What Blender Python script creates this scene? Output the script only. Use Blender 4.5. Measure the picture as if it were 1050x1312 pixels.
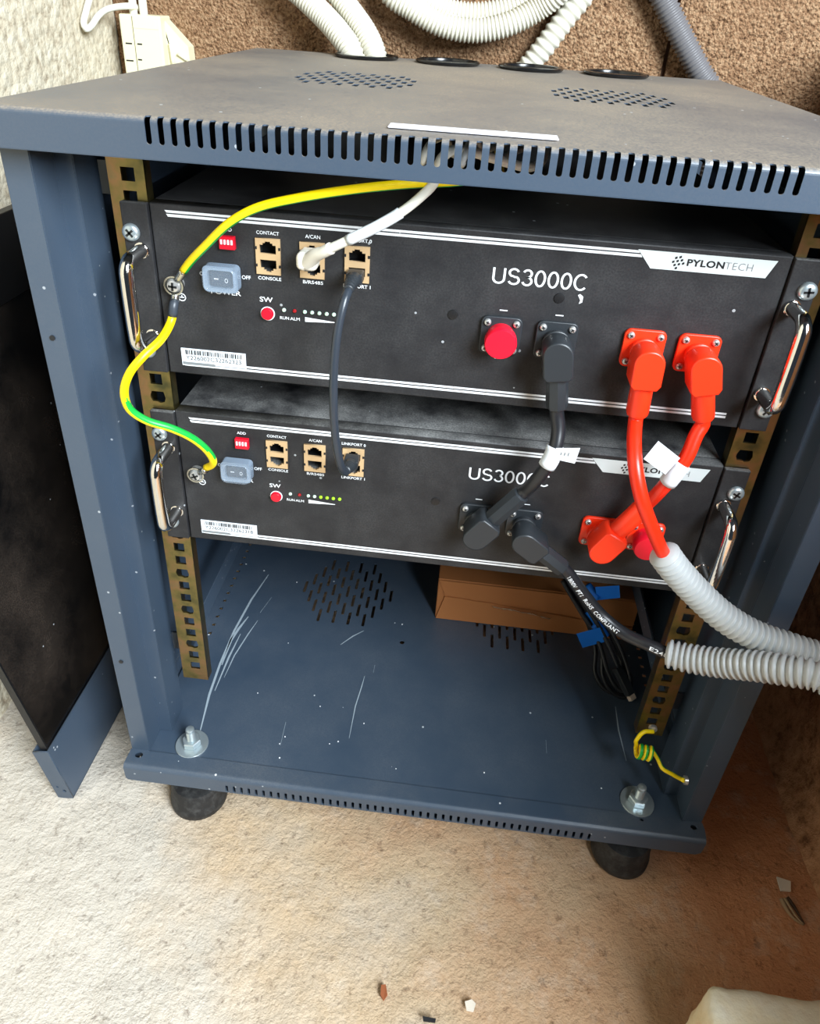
import bpy, bmesh, math, random
from mathutils import Vector, Matrix, noise
random.seed(7)
scene = bpy.context.scene
for o in list(bpy.data.objects): bpy.data.objects.remove(o)
col = scene.collection
V = Vector
# ------------------------------------------------------------------ camera
CAM = V((0.00737, -0.49943, 0.26654)); ROT = (1.02911, -0.05660, 0.10266)
FPX, PXC, PYC = 931.73, 525.0, 555.26
cd = bpy.data.cameras.new('camera'); cam = bpy.data.objects.new('camera', cd); col.objects.link(cam)
cam.location = CAM; cam.rotation_mode = 'XYZ'; cam.rotation_euler = ROT
cd.sensor_fit = 'VERTICAL'; cd.sensor_height = 24.0; cd.lens = FPX/1312*24.0
cd.shift_y = -(656-PYC)/1312.0
cd.clip_start = 0.01
scene.camera = cam
MR = Matrix.Rotation(ROT[2],3,'Z') @ Matrix.Rotation(ROT[1],3,'Y') @ Matrix.Rotation(ROT[0],3,'X')
def U(px, py, y=None, x=None, z=None):
    """photo pixel -> world point on the plane y=, x= or z="""
    d = MR @ V(((px-PXC)/FPX, -(py-PYC)/FPX, -1.0))
    ax, val = (1, y) if y is not None else ((0, x) if x is not None else (2, z))
    return CAM + d*((val-CAM[ax])/d[ax])
# ------------------------------------------------------------------ light
world = bpy.data.worlds.new('world'); scene.world = world; world.use_nodes = True
bg = world.node_tree.nodes['Background']; bg.inputs['Color'].default_value = (0.62, 0.78, 1.0, 1); bg.inputs['Strength'].default_value = 0.035
def area(name, loc, target, sx, sy, power, color):
    l = bpy.data.lights.new(name, 'AREA'); l.shape = 'RECTANGLE'; l.size = sx; l.size_y = sy; l.energy = power; l.color = color
    o = bpy.data.objects.new(name, l); col.objects.link(o); o.location = loc
    o.rotation_euler = (V(target)-V(loc)).to_track_quat('-Z', 'Y').to_euler(); return o
area('doorway_daylight', (1.38, -1.60, 1.36), (-0.05, 0.0, -0.1), 1.15, 1.5, 170, (0.84, 0.93, 1.0))
scene.view_settings.view_transform = 'Standard'; scene.view_settings.look = 'None'
scene.view_settings.exposure = 0.55; scene.view_settings.gamma = 1.0; scene.view_settings.use_curve_mapping = False
# ------------------------------------------------------------------ materials
def lin(c): return tuple((v/255/12.92 if v/255 <= .04045 else ((v/255+.055)/1.055)**2.4) for v in c) + (1.0,)
MATS = {}
def mat(name, rgb, rough=.5, metal=0., spec=.5, **k):
    if name in MATS: return MATS[name]
    m = bpy.data.materials.new(name); m.use_nodes = True; b = m.node_tree.nodes['Principled BSDF']
    b.inputs['Base Color'].default_value = lin(rgb); b.inputs['Roughness'].default_value = rough
    b.inputs['Metallic'].default_value = metal; b.inputs['Specular IOR Level'].default_value = spec
    if 'alpha' in k: b.inputs['Alpha'].default_value = k['alpha']
    if 'emit' in k: b.inputs['Emission Color'].default_value = lin(k['emit']); b.inputs['Emission Strength'].default_value = k.get('es', 1)
    if 'coat' in k: b.inputs['Coat Weight'].default_value = k['coat']
    MATS[name] = m; return m
class NT:
    def __init__(s, m): s.t = m.node_tree; s.b = s.t.nodes['Principled BSDF']; s.tc = s.t.nodes.new('ShaderNodeTexCoord'); s.geo = s.t.nodes.new('ShaderNodeNewGeometry')
    def link(s, a, b): s.t.links.new(a, b)
    def n(s, kind, **k):
        x = s.t.nodes.new(kind)
        for a, v in k.items(): setattr(x, a, v)
        return x
    def noise(s, scale, detail=4, rough=.6, vec=None):
        x = s.n('ShaderNodeTexNoise'); x.inputs['Scale'].default_value = scale; x.inputs['Detail'].default_value = detail; x.inputs['Roughness'].default_value = rough
        s.link(vec or s.geo.outputs['Position'], x.inputs['Vector']); return x.outputs['Fac']
    def ramp(s, fac, stops):
        x = s.n('ShaderNodeValToRGB'); s.link(fac, x.inputs['Fac']); e = x.color_ramp.elements
        while len(e) < len(stops): e.new(.5)
        for i, (p, c) in enumerate(stops): e[i].position = p; e[i].color = c if len(c) == 4 else lin(c)
        return x.outputs['Color']
    def mix(s, fac, a, b, mode='MIX'):
        x = s.n('ShaderNodeMix', data_type='RGBA', blend_type=mode)
        for sock, v in ((x.inputs[0], fac), (x.inputs[6], a), (x.inputs[7], b)):
            if hasattr(v, 'is_linked'): s.link(v, sock)
            else: sock.default_value = v
        return x.outputs[2]
    def math(s, op, a, b=0.0):
        x = s.n('ShaderNodeMath', operation=op)
        for sock, v in ((x.inputs[0], a), (x.inputs[1], b)):
            if hasattr(v, 'is_linked'): s.link(v, sock)
            else: sock.default_value = v
        return x.outputs[0]
    def bump(s, h, strength=.3, dist=.002):
        x = s.n('ShaderNodeBump'); x.inputs['Strength'].default_value = strength; x.inputs['Distance'].default_value = dist
        s.link(h, x.inputs['Height']); s.link(x.outputs['Normal'], s.b.inputs['Normal'])
    def sep(s, v, i):
        x = s.n('ShaderNodeSeparateXYZ'); s.link(v, x.inputs[0]); return x.outputs[i]
    def mrange(s, v, a, b, c=0., d=1.):
        x = s.n('ShaderNodeMapRange'); s.link(v, x.inputs[0]); x.inputs[1].default_value = a; x.inputs[2].default_value = b; x.inputs[3].default_value = c; x.inputs[4].default_value = d; return x.outputs[0]
    def specks(s, scale, thr):
        x = s.n('ShaderNodeTexVoronoi'); x.inputs['Scale'].default_value = scale; s.link(s.geo.outputs['Position'], x.inputs['Vector'])
        near = s.math('LESS_THAN', x.outputs['Distance'], .16)
        keep = s.math('GREATER_THAN', s.sep(x.outputs['Color'], 0), thr)
        return s.math('MULTIPLY', near, keep)
W4 = (1,1,1,1); K4 = (0,0,0,1)
def painted(name, rgb, rough, dust_or_sheen_rgb, side=.10, top=.55, spec=.5, sp=.93, dscale=9, dlo=.35, dhi=.75):
    """powder-coated sheet metal with settled dust on upward faces and pale specks; on GLASS the dust tint paints a reflection"""
    m = mat(name, rgb, rough, 0, spec); t = NT(m)
    up = t.mrange(t.sep(t.geo.outputs['Normal'], 2), .3, .9)
    n1 = t.ramp(t.noise(dscale, 5, .65), [(dlo, K4), (dhi, W4)])
    n2 = t.noise(700, 2, .5)
    d = t.math('MULTIPLY', n1, t.math('ADD', t.math('MULTIPLY', up, top), side))
    d = t.math('MULTIPLY', d, t.mrange(n2, .35, .65, .55, 1.25))
    c = t.mix(d, lin(rgb), lin(dust_or_sheen_rgb))
    c = t.mix(t.math('MULTIPLY', t.specks(140, sp), t.mrange(up, 0, 1, .45, .9)), c, lin((205, 210, 214)))
    t.link(c, t.b.inputs['Base Color'])
    t.link(t.mrange(d, 0, .6, rough, min(.85, rough+.3)), t.b.inputs['Roughness'])
    t.bump(t.noise(1600, 2, .5), .10, .0003)
    return m
CAB = painted('slate_blue_powder_coat', (56, 70, 86), .34, (150, 146, 138), .05, .12, .6)
TOPM = painted('slate_top_powder_coat_dusty', (56, 70, 86), .34, (164, 148, 126), .04, .72, .6, .975, 4, .10, .70)
BASEM = painted('slate_base_powder_coat_dusty', (56, 70, 86), .34, (140, 142, 144), .04, .10, .6, .985)
CASEU = painted('black_module_coat_clean', (27, 27, 30), .50, (150, 150, 148), .09, .10, .35, .975, 26, .30, .8)
CASE = painted('black_module_coat', (27, 27, 30), .50, (150, 150, 148), .09, .62, .35, .985, 26, .30, .8)
CASEIN = mat('black_plastic', (16, 16, 18), .45)
PRINT = mat('white_print', (226, 229, 232), .5)
GREYP = mat('silver_print', (206, 214, 214), .45)
INK = mat('dark_ink', (24, 25, 28), .5); THIN = mat('grey_ink', (120, 124, 126), .5)
CHROME = mat('chrome', (225, 222, 218), .10, 1.0)
ZINC = mat('zinc_steel', (190, 202, 206), .34, .75)
BRIGHT = mat('nickel_steel', (210, 210, 208), .30, .75)
RECESS = mat('dark_steel', (70, 74, 78), .4, 1.0)
RED = mat('red_button_plastic', (205, 10, 38), .35); CAPR = mat('crimson_cap_rubber', (222, 12, 42), .42)
ORANGE = mat('orange_red_plastic', (244, 52, 18), .38); ORCAB = mat('orange_red_cable', (240, 44, 14), .33)
BLKP = mat('black_connector_plastic', (38, 42, 46), .42); BLKC = mat('black_cable_sheath', (30, 31, 35), .36)
YEL = mat('yellow_wire', (246, 214, 6), .38); GRN = mat('green_wire', (20, 160, 60), .38)
LUG = mat('tinned_lug', (205, 205, 196), .25, 1.0)
SHRINK = mat('heat_shrink', (52, 58, 66), .4)
GOLD = mat('port_shield', (206, 174, 132), .40, .30)
WCAB = mat('white_cable', (222, 220, 208), .42); WPLUG = mat('clear_white_plug', (226, 220, 206), .25, 0, .6)
CONDG = mat('grey_white_conduit', (184, 187, 187), .42); CONDW = mat('ivory_conduit', (204, 200, 184), .45); CONDD = mat('grey_conduit', (104, 102, 104), .45)
CREAM = mat('cream_plastic', (222, 215, 182), .45); CREAMLINE = mat('cream_shadow_line', (120, 112, 84), .6)
BLUE = mat('blue_tag', (22, 122, 232), .5)
PAPER = mat('white_label_paper', (224, 230, 236), .5)
RUB = mat('black_rubber', (24, 24, 25), .55)
SCR = mat('bare_scratch', (150, 163, 172), .5)
COVER = mat('clear_blue_cover', (170, 186, 204), .10, 0, .7, alpha=.14); COVERR = mat('milky_blue_cover_rim', (138, 154, 172), .18, 0, .7, alpha=.62)
GLASS = painted('smoked_black_glass', (10, 10, 11), .18, (150, 130, 114), .16, .2, .5, .99, 5, .42, .80)  # brown dusty clouding painted in for the floor's blurred reflection
LEDW = mat('white_led', (196, 224, 206), .3); LEDG = mat('green_led', (140, 190, 40), .3, emit=(150, 210, 30), es=.35); LEDR = mat('red_led', (150, 24, 28), .3)
def rail_mat():
    m = mat('yellow_zinc_rail', (168, 142, 74), .32, .95); t = NT(m)
    c = t.ramp(t.noise(38, 3, .6), [(.30, (84, 84, 58)), (.46, (128, 116, 72)), (.60, (150, 118, 84)), (.76, (120, 120, 88))])
    t.link(c, t.b.inputs['Base Color']); t.bump(t.noise(500, 2), .15, .0004); return m
RAILM = rail_mat()
def rubber_mat():
    m = mat('dusty_rubber', (28, 28, 29), .6); t = NT(m)
    c = t.ramp(t.noise(90, 5, .7), [(.45, (24, 24, 25)), (.80, (66, 66, 65))]); t.link(c, t.b.inputs['Base Color']); t.bump(t.noise(220, 3), .4, .001); return m
RUBD = rubber_mat()
def floor_mat():
    m = mat('rough_cement_floor', (200, 175, 145), .9, 0, .15); t = NT(m); P = t.geo.outputs['Position']
    big = t.noise(3.2, 5, .62)
    fx = t.mrange(t.sep(P, 0), -.35, .40, 0., 1.); fy = t.mrange(t.sep(P, 1), -.25, .25, -.12, .30)
    f = t.math('ADD', t.math('ADD', fx, fy), t.math('MULTIPLY', t.math('SUBTRACT', big, .5), 1.5))
    base = t.ramp(f, [(.15, (192, 183, 170)), (.45, (194, 170, 140)), (.75, (192, 150, 114)), (1.0, (196, 140, 102))])
    pits = t.ramp(t.noise(95, 4, .7), [(.30, (96, 66, 46)), (.43, W4)])
    c = t.mix(.50, base, pits, 'MULTIPLY')
    c = t.mix(t.ramp(t.noise(26, 5, .7), [(.52, K4), (.80, (.55,.55,.55,1))]), c, lin((214, 200, 182)))
    t.link(c, t.b.inputs['Base Color'])
    h = t.math('ADD', t.math('MULTIPLY', t.noise(60, 6, .7), 1.0), t.math('MULTIPLY', t.noise(260, 3, .6), .35))
    t.bump(h, .75, .006); return m
FLOOR = floor_mat()
def wall_mat(name, a, b, c_, scale, strength):
    m = mat(name, a, .95, 0, .1); t = NT(m)
    v = t.n('ShaderNodeTexVoronoi'); v.inputs['Scale'].default_value = scale; t.link(t.geo.outputs['Position'], v.inputs['Vector'])
    g = t.noise(scale*.9, 4, .7); big = t.noise(5, 4, .6)
    col_ = t.ramp(g, [(.32, c_), (.46, b), (.62, a)])
    col_ = t.mix(t.mrange(big, .35, .7, 0, .55), col_, lin(b))
    t.link(col_, t.b.inputs['Base Color'])
    h = t.math('ADD', t.math('MULTIPLY', v.outputs['Distance'], -.9), t.math('MULTIPLY', g, 1.4))
    t.bump(h, strength, .006); return m
BLOCK = wall_mat('brown_cement_block', (190, 156, 122), (150, 114, 84), (70, 48, 36), 260, .9)
PLASTER = wall_mat('pale_cement_plaster', (214, 205, 184), (200, 188, 164), (160, 144, 122), 90, .45)
RWALL = wall_mat('red_brown_wall', (196, 150, 114), (170, 124, 90), (104, 72, 52), 60, .7)
MORTAR = mat('dark_mortar', (96, 70, 52), .95)
CARD = mat('cardboard', (176, 112, 62), .8); CARDD = mat('cardboard_edge', (120, 78, 44), .85); TORN = mat('torn_paper', (222, 204, 176), .8)
def stone_mat():
    m = mat('cream_stone', (236, 224, 196), .9, 0, .15); t = NT(m)
    c = t.ramp(t.noise(14, 5, .65), [(.30, (214, 168, 122)), (.42, (232, 216, 180)), (.6, (238, 230, 208))]); t.link(c, t.b.inputs['Base Color']); t.bump(t.noise(70, 5, .6), .5, .004); return m
STONE = stone_mat()
# ------------------------------------------------------------------ helpers
WP = {}                       # world position of every object's origin
def wp(o): return WP[o.name] if o else V((0,0,0))
def reg(o, parent, world_loc):
    col.objects.link(o)
    WP[o.name] = V(world_loc)
    if parent: o.parent = parent
    o.location = V(world_loc) - wp(parent)
    return o
def tag(o, label, cat, group=None):
    o['label'] = label; o['category'] = cat
    if group: o['group'] = group
    return o
def thing(name, label, cat, loc=(0,0,0), group=None):
    o = bpy.data.objects.new(name, None); o.empty_display_size = .02; reg(o, None, loc); return tag(o, label, cat, group)
def mk(name, me, m, parent=None, loc=None, smooth=False, keep=False):
    """mesh whose coordinates are world coordinates (keep=False) or local about loc (keep=True)"""
    o = bpy.data.objects.new(name, me)
    L = V(loc) if loc is not None else (wp(parent) if parent else V((0,0,0)))
    if not keep: me.transform(Matrix.Translation(-L))
    ms = m if isinstance(m, (list, tuple)) else [m]
    if not me.materials:
        for x in ms: me.materials.append(x)
    if smooth: me.shade_smooth() if smooth == 1 else None
    return reg(o, parent, L)
def mesh(verts, faces):
    me = bpy.data.meshes.new('m'); me.from_pydata([tuple(v) for v in verts], [], faces); me.update(); return me
def bm_mesh(bm):
    me = bpy.data.meshes.new('m'); bm.normal_update(); bm.to_mesh(me); bm.free(); return me
def add_box(bm, x0, x1, y0, y1, z0, z1):
    vs = [bm.verts.new((x, y, z)) for x in (x0, x1) for y in (y0, y1) for z in (z0, z1)]
    for f in ((0,1,3,2), (4,6,7,5), (0,4,5,1), (2,3,7,6), (0,2,6,4), (1,5,7,3)): bm.faces.new([vs[i] for i in f])
    return vs
def box_me(x0, x1, y0, y1, z0, z1, bev=0, seg=2):
    bm = bmesh.new(); add_box(bm, x0, x1, y0, y1, z0, z1); bmesh.ops.recalc_face_normals(bm, faces=bm.faces)
    if bev: bmesh.ops.bevel(bm, geom=list(bm.edges), offset=bev, segments=seg, profile=.5, affect='EDGES')
    return bm_mesh(bm)
def box(name, b, m, parent=None, bev=0, seg=2, loc=None): return mk(name, box_me(*b, bev, seg), m, parent, loc)
def plate_me(outer, holes, t, bev=0):
    """flat plate in XY with holes, thickness t centred on z=0"""
    cu = bpy.data.curves.new('c', 'CURVE'); cu.dimensions = '2D'; cu.fill_mode = 'BOTH'; cu.extrude = t/2-bev; cu.bevel_depth = bev; cu.bevel_resolution = 1
    for loop in [outer]+list(holes):
        s = cu.splines.new('POLY'); s.points.add(len(loop)-1); s.use_cyclic_u = True
        for p, q in zip(s.points, loop): p.co = (q[0], q[1], 0, 1)
    o = bpy.data.objects.new('c', cu); me = bpy.data.meshes.new_from_object(o); me.materials.clear()
    bpy.data.objects.remove(o); bpy.data.curves.remove(cu); return me
def remap(me, fn):
    for v in me.vertices: v.co = fn(v.co)
    me.update(); return me
def cuts(me, axis, vals):
    bm = bmesh.new(); bm.from_mesh(me); no = V((0,0,0)); no[axis] = 1
    for c in vals:
        co = V((0,0,0)); co[axis] = c
        bmesh.ops.bisect_plane(bm, geom=bm.verts[:]+bm.edges[:]+bm.faces[:], plane_co=co, plane_no=no)
    bm.to_mesh(me); bm.free(); return me
def rect(x0, x1, y0, y1): return [(x0,y0), (x1,y0), (x1,y1), (x0,y1)]
def rrect(x0, x1, y0, y1, r, n=4):
    out = []
    for cx, cy, a in ((x1-r,y0+r,-90), (x1-r,y1-r,0), (x0+r,y1-r,90), (x0+r,y0+r,180)):
        for i in range(n+1):
            t = math.radians(a+90*i/n); out.append((cx+r*math.cos(t), cy+r*math.sin(t)))
    return out
def circ(cx, cy, r, n=24): return [(cx+r*math.cos(2*math.pi*i/n), cy+r*math.sin(2*math.pi*i/n)) for i in range(n)]
def front(y): return lambda c: V((c.x, y-c.z, c.y))      # plate XY -> wall facing -Y; plate +z side faces the front
def lathe_me(prof, seg=24, axis='Z', smooth=True):
    """prof: (r, h) pairs"""
    vs, fs = [], []
    for r, h in prof:
        for i in range(seg):
            a = 2*math.pi*i/seg; c, s = r*math.cos(a), r*math.sin(a)
            vs.append((c, s, h) if axis == 'Z' else ((c, -h, s) if axis == 'Y' else (h, c, s)))   # 'Y': h points to -Y (the front)
    n = len(prof)
    for k in range(n-1):
        for i in range(seg):
            j = (i+1) % seg; fs.append((k*seg+i, k*seg+j, (k+1)*seg+j, (k+1)*seg+i))
    fs.append(tuple(range(seg))[::-1]); fs.append(tuple(range((n-1)*seg, n*seg)))
    me = mesh(vs, fs); bm = bmesh.new(); bm.from_mesh(me); bmesh.ops.recalc_face_normals(bm, faces=bm.faces); bm.to_mesh(me); bm.free()
    if smooth:
        me.shade_smooth(); me.set_sharp_from_angle(angle=math.radians(40))
    return me
def spline(pts, step):
    """Catmull-Rom through pts, resampled at step"""
    P = [V(p) for p in pts]; P = [P[0]*2-P[1]] + P + [P[-1]*2-P[-2]]; dense = []
    for i in range(1, len(P)-2):
        p0, p1, p2, p3 = P[i-1:i+3]
        t01 = max(1e-4, (p1-p0).length**.5); t12 = max(1e-4, (p2-p1).length**.5); t23 = max(1e-4, (p3-p2).length**.5)
        m1 = (p2-p1) + t12*((p1-p0)/t01 - (p2-p0)/(t01+t12)); m2 = (p2-p1) + t12*((p3-p2)/t23 - (p3-p1)/(t12+t23))
        for k in range(24):
            t = k/24; dense.append(p1*(2*t**3-3*t*t+1) + m1*(t**3-2*t*t+t) + p2*(-2*t**3+3*t*t) + m2*(t**3-t*t))
    dense.append(P[-2]); L = [0]
    for a, b in zip(dense, dense[1:]): L.append(L[-1]+(b-a).length)
    n = max(2, round(L[-1]/step)); out = []; j = 0
    for k in range(n+1):
        s = L[-1]*k/n
        while j < len(L)-2 and L[j+1] < s: j += 1
        t = (s-L[j])/max(1e-9, L[j+1]-L[j]); out.append(dense[j].lerp(dense[j+1], t))
    return out
def frames(path, up=None):
    T = [(path[min(i+1, len(path)-1)]-path[max(i-1, 0)]).normalized() for i in range(len(path))]
    u = V(up) if up else (V((0,0,1)) if abs(T[0].z) < .8 else V((0,-1,0)))
    N = (u-T[0]*u.dot(T[0])).normalized(); out = []
    for t in T:
        N = (N-t*N.dot(t)).normalized(); out.append((t, N, t.cross(N)))
    return out
def tube_me(path, r, seg=12, rf=None, split=None, up=None, caps=True, dsplit=None):
    """tube along path; rf(i) radius per ring; split(j, i) material index per strip"""
    fr = frames(path, up); vs, fs, mi = [], [], []
    for i, (p, (t, n, b)) in enumerate(zip(path, fr)):
        R = rf(i) if rf else r
        for j in range(seg):
            a = 2*math.pi*j/seg; vs.append(p+(n*math.cos(a)+b*math.sin(a))*R)
    for i in range(len(path)-1):
        for j in range(seg):
            k = (j+1) % seg; fs.append((i*seg+j, i*seg+k, (i+1)*seg+k, (i+1)*seg+j)); mi.append(split(j, i) if split else 0)
    if caps:
        fs.append(tuple(range(seg))[::-1]); fs.append(tuple(range((len(path)-1)*seg, len(path)*seg))); mi += [0, 0]
    me = mesh(vs, fs); me.polygons.foreach_set('use_smooth', [True]*len(fs))
    if split:
        me.polygons.foreach_set('material_index', mi)
    if dsplit:
        me.polygons.foreach_set('material_index', [dsplit(p.normal, (p.index//seg)/max(1, len(path)-1)) for p in me.polygons])
    return me
def corrugated_me(pts, r, pitch, depth=.0029, seg=22):
    path = spline(pts, pitch/6); pat = (0, .12, .82, 1, .82, .12)
    return tube_me(path, r, seg, rf=lambda i: r-depth+depth*pat[i % 6])
def stroke_text_me(h, width, sw, glyphs):
    """grotesque lettering drawn as constant-width strokes; returns a flat mesh in XY"""
    def arc(cx, cy, rx, ry, a0, a1, n=14): return [(cx+rx*math.cos(math.radians(a0+(a1-a0)*i/n)), cy+ry*math.sin(math.radians(a0+(a1-a0)*i/n))) for i in range(n+1)]
    G = {'U': (.72, [[(0, 1), (0, .34)]+arc(.30, .30, .30, .30, 180, 360, 16)+[(.60, .34), (.60, 1)]]),
         'S': (.68, [arc(.28, .75, .25, .25, 20, 250, 14)[:-1]+[(.24, .53), (.36, .47)]+arc(.30, .26, .28, .26, 60, -160, 14)]),
         '3': (.58, [arc(.23, .76, .22, .24, 160, -90, 14)+[(.16, .52)]+[(.23, .52)]+arc(.24, .26, .25, .26, 90, -165, 16)]),
         '0': (.60, [arc(.25, .5, .25, .5, 90, 450, 26)]),
         'C': (.70, [arc(.34, .5, .34, .5, 42, 318, 24)])}
    vs, fs = [], []; x = 0
    for g in glyphs:
        adv, lines = G[g]
        for P in lines:
            n0 = len(vs)
            for i, p in enumerate(P):
                a = P[max(0, i-1)]; b = P[min(len(P)-1, i+1)]
                if g == '0': a = P[i-1] if i else P[-2]; b = P[i+1] if i < len(P)-1 else P[1]
                dx, dy = b[0]-a[0], b[1]-a[1]; l = math.hypot(dx, dy) or 1; nx, ny = -dy/l*sw/2, dx/l*sw/2
                vs += [(x+p[0]+nx, p[1]+ny, 0), (x+p[0]-nx, p[1]-ny, 0)]
            for i in range(len(P)-1): k = n0+2*i; fs.append((k, k+1, k+3, k+2))
        x += adv+.115
    xs = [v[0] for v in vs]; ys = [v[1] for v in vs]; x0, x1, y0, y1 = min(xs), max(xs), min(ys), max(ys)
    return mesh([((a-x0)/(x1-x0)*width, (b-y0)/(y1-y0)*h, 0) for a, b, c in vs], fs)
def text_me(s, height, bold=0., spacing=1.0, width=None):
    """flat text mesh in XY, lower left at origin, cap height = height; optional total width"""
    cu = bpy.data.curves.new('t', 'FONT'); cu.body = s; cu.size = 1.0; cu.offset = bold; cu.space_character = spacing; cu.resolution_u = 3
    o = bpy.data.objects.new('t', cu); me = bpy.data.meshes.new_from_object(o); me.materials.clear()
    bpy.data.objects.remove(o); bpy.data.curves.remove(cu)
    xs = [v.co.x for v in me.vertices]; ys = [v.co.y for v in me.vertices]
    x0, x1, y0 = min(xs), max(xs), min(ys); y1 = max(ys)
    sy = height/(y1-y0); sx = (width/(x1-x0)) if width else sy
    for v in me.vertices: v.co = V(((v.co.x-x0)*sx, (v.co.y-y0)*sy, 0))
    me.update(); return me
def tri_prism(poly, y0, y1):
    """polygon in XZ extruded in Y"""
    n = len(poly); vs = [(x, y0, z) for x, z in poly]+[(x, y1, z) for x, z in poly]
    fs = [tuple(range(n)), tuple(range(2*n-1, n-1, -1))]+[(i, i+n, (i+1) % n+n, (i+1) % n) for i in range(n)]
    me = mesh(vs, fs); bm = bmesh.new(); bm.from_mesh(me); bmesh.ops.recalc_face_normals(bm, faces=bm.faces); bm.to_mesh(me); bm.free(); return me
def rot_to(d):   # rotation matrix sending +Z to d
    return V(d).normalized().to_track_quat('Z', 'Y').to_matrix().to_4x4()
# ------------------------------------------------------------------ the setting
GZ = -.525; XL, XR, YB = -.512, .462, .600; YF = -.85; YFRT = -.60; ZT = 1.1
def grid_me(nx, ny, fn):
    vs = [fn(i/nx, j/ny) for j in range(ny+1) for i in range(nx+1)]
    fs = [(j*(nx+1)+i, j*(nx+1)+i+1, (j+1)*(nx+1)+i+1, (j+1)*(nx+1)+i) for j in range(ny) for i in range(nx)]
    me = mesh(vs, fs); me.shade_smooth(); return me
def fl(u, v):
    x = -1.0+2.0*u; y = -1.0+1.7*v
    h = .0028*noise.noise(V((x*9, y*9, 0)))+.0018*noise.noise(V((x*28, y*28, 3)))+.0011*noise.noise(V((x*80, y*80, 7)))
    return (x, y, GZ-.0022+h)
fo = mk('floor', grid_me(260, 220, fl), FLOOR, loc=(0, 0, GZ)); fo['kind'] = 'structure'
def wl(u, v):
    y = YF+(YB+.03-YF)*u; z = GZ-.02+(ZT-GZ)*v
    return (XL-.002+.0025*noise.noise(V((3, y*14, z*14)))+.0012*noise.noise(V((9, y*50, z*50))), y, z)
o = mk('wall_left', grid_me(120, 120, wl), PLASTER, loc=(XL, 0, GZ)); o['kind'] = 'structure'
def wr(u, v):
    y = YFRT+(YB+.03-YFRT)*u; z = GZ-.02+(.28-GZ)*v  # unseen height and front end shaped to shade the floor and cabinet base
    return (XR+.003*noise.noise(V((13, y*14, z*14)))+.0015*noise.noise(V((19, y*50, z*50)))-.02*max(0, 1-(z-GZ)/.05)**2, y, z)
o = mk('wall_right', grid_me(120, 120, wr), RWALL, loc=(XR, 0, GZ)); o['kind'] = 'structure'
wb = box('wall_back', (XL-.05, XR+.05, YB+.012, YB+.10, GZ-.02, ZT), MORTAR, loc=(0, YB+.012, GZ)); wb['kind'] = 'structure'
def block_me(x0, x1, z0, z1, sd):
    nx, nz = max(2, int((x1-x0)/.012)), max(2, int((z1-z0)/.012)); vs, fs = [], []
    for j in range(nz+1):
        for i in range(nx+1):
            u, w = i/nx, j/nz; x = x0+(x1-x0)*u; z = z0+(z1-z0)*w
            edge = min(min(u, 1-u)*(x1-x0), min(w, 1-w)*(z1-z0))
            d = .004*max(0, 1-edge/.008)+.0022*noise.noise(V((x*40, z*40, sd)))+.0016*noise.noise(V((x*110, z*110, sd)))
            vs.append((x, YB+d, z))
    for j in range(nz):
        for i in range(nx): fs.append((j*(nx+1)+i, j*(nx+1)+i+1, (j+1)*(nx+1)+i+1, (j+1)*(nx+1)+i))
    n0 = len(vs); ring = [i for i in range(nx+1)]+[(j+1)*(nx+1)-1 for j in range(1, nz+1)]+[nz*(nx+1)+i for i in range(nx-1, -1, -1)]+[j*(nx+1) for j in range(nz-1, 0, -1)]
    for i in ring: vs.append((vs[i][0], YB+.016, vs[i][2]))
    for k in range(len(ring)): k2 = (k+1) % len(ring); fs.append((ring[k], n0+k, n0+k2, ring[k2]))
    return mesh(vs, fs)
for r in range(9):
    z0 = -.680+r*.2+.003; z1 = z0+.194
    if z0 > ZT-.05: break
    joints = [.236+.75*k for k in range(-1, 3)] if r % 2 == 0 else [-.14+.75*k for k in range(0, 3)]
    for a in joints:
        x0, x1 = max(XL-.04, a-.75+.003), min(XR+.04, a-.003)
        if x1-x0 > .03: mk('block', block_me(x0, x1, max(z0, GZ-.01), min(z1, ZT), r*3+a), BLOCK, wb, loc=((x0+x1)/2, YB, z0))
# ------------------------------------------------------------------ the cabinet
HX, YFR, YBK, ZTOP, ZFL = .297, -.060, .540, .198, -.433
cab = thing('server_cabinet', 'open slate blue steel rack cabinet with slotted top and base, standing on rubber feet', 'cabinet', (0, .24, GZ))
SLOT0, NSL, PITCH = -.1885, 49, .00777
# top panel: one bent sheet with fascia slots, two vent fields, four cable openings
BEND = .004; ARC = BEND*math.pi/2; FH = ZTOP-.174-BEND
def s_of_y(y): return FH+ARC+(y-(YFR+BEND))
HOLES = [(-.145, .497), (-.045, .497), (.056, .497), (.158, .497)]
holes = []
for k in range(NSL): x = SLOT0+k*PITCH; holes.append(rrect(x-.0018, x+.0018, .0085, FH+ARC+.0015, .0017, 3))
for x, y in HOLES: holes.append(circ(x, s_of_y(y), .034, 28))
def vent_field(cx, cy):
    out = []
    for i in range(-7, 8):
        off = .5 if i % 2 else 0
        for j in range(-2, 3):
            yy = (j+off)*.034
            if abs(yy) > .056-.002*max(0, abs(i)-5)*6: continue
            out.append((cx+i*.0073, cy+yy))
    return out
for cx, cy in ((-.114, .238), (.120, .246)):
    for x, y in vent_field(cx, cy): s = s_of_y(y); holes.append(rrect(x-.0024, x+.0024, s-.0085, s+.0085, .0012, 2))
me = plate_me(rect(-HX+.002, HX-.002, 0, s_of_y(YBK)), holes, .0008)
me = cuts(me, 1, [FH+ARC*i/6 for i in range(7)])
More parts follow.
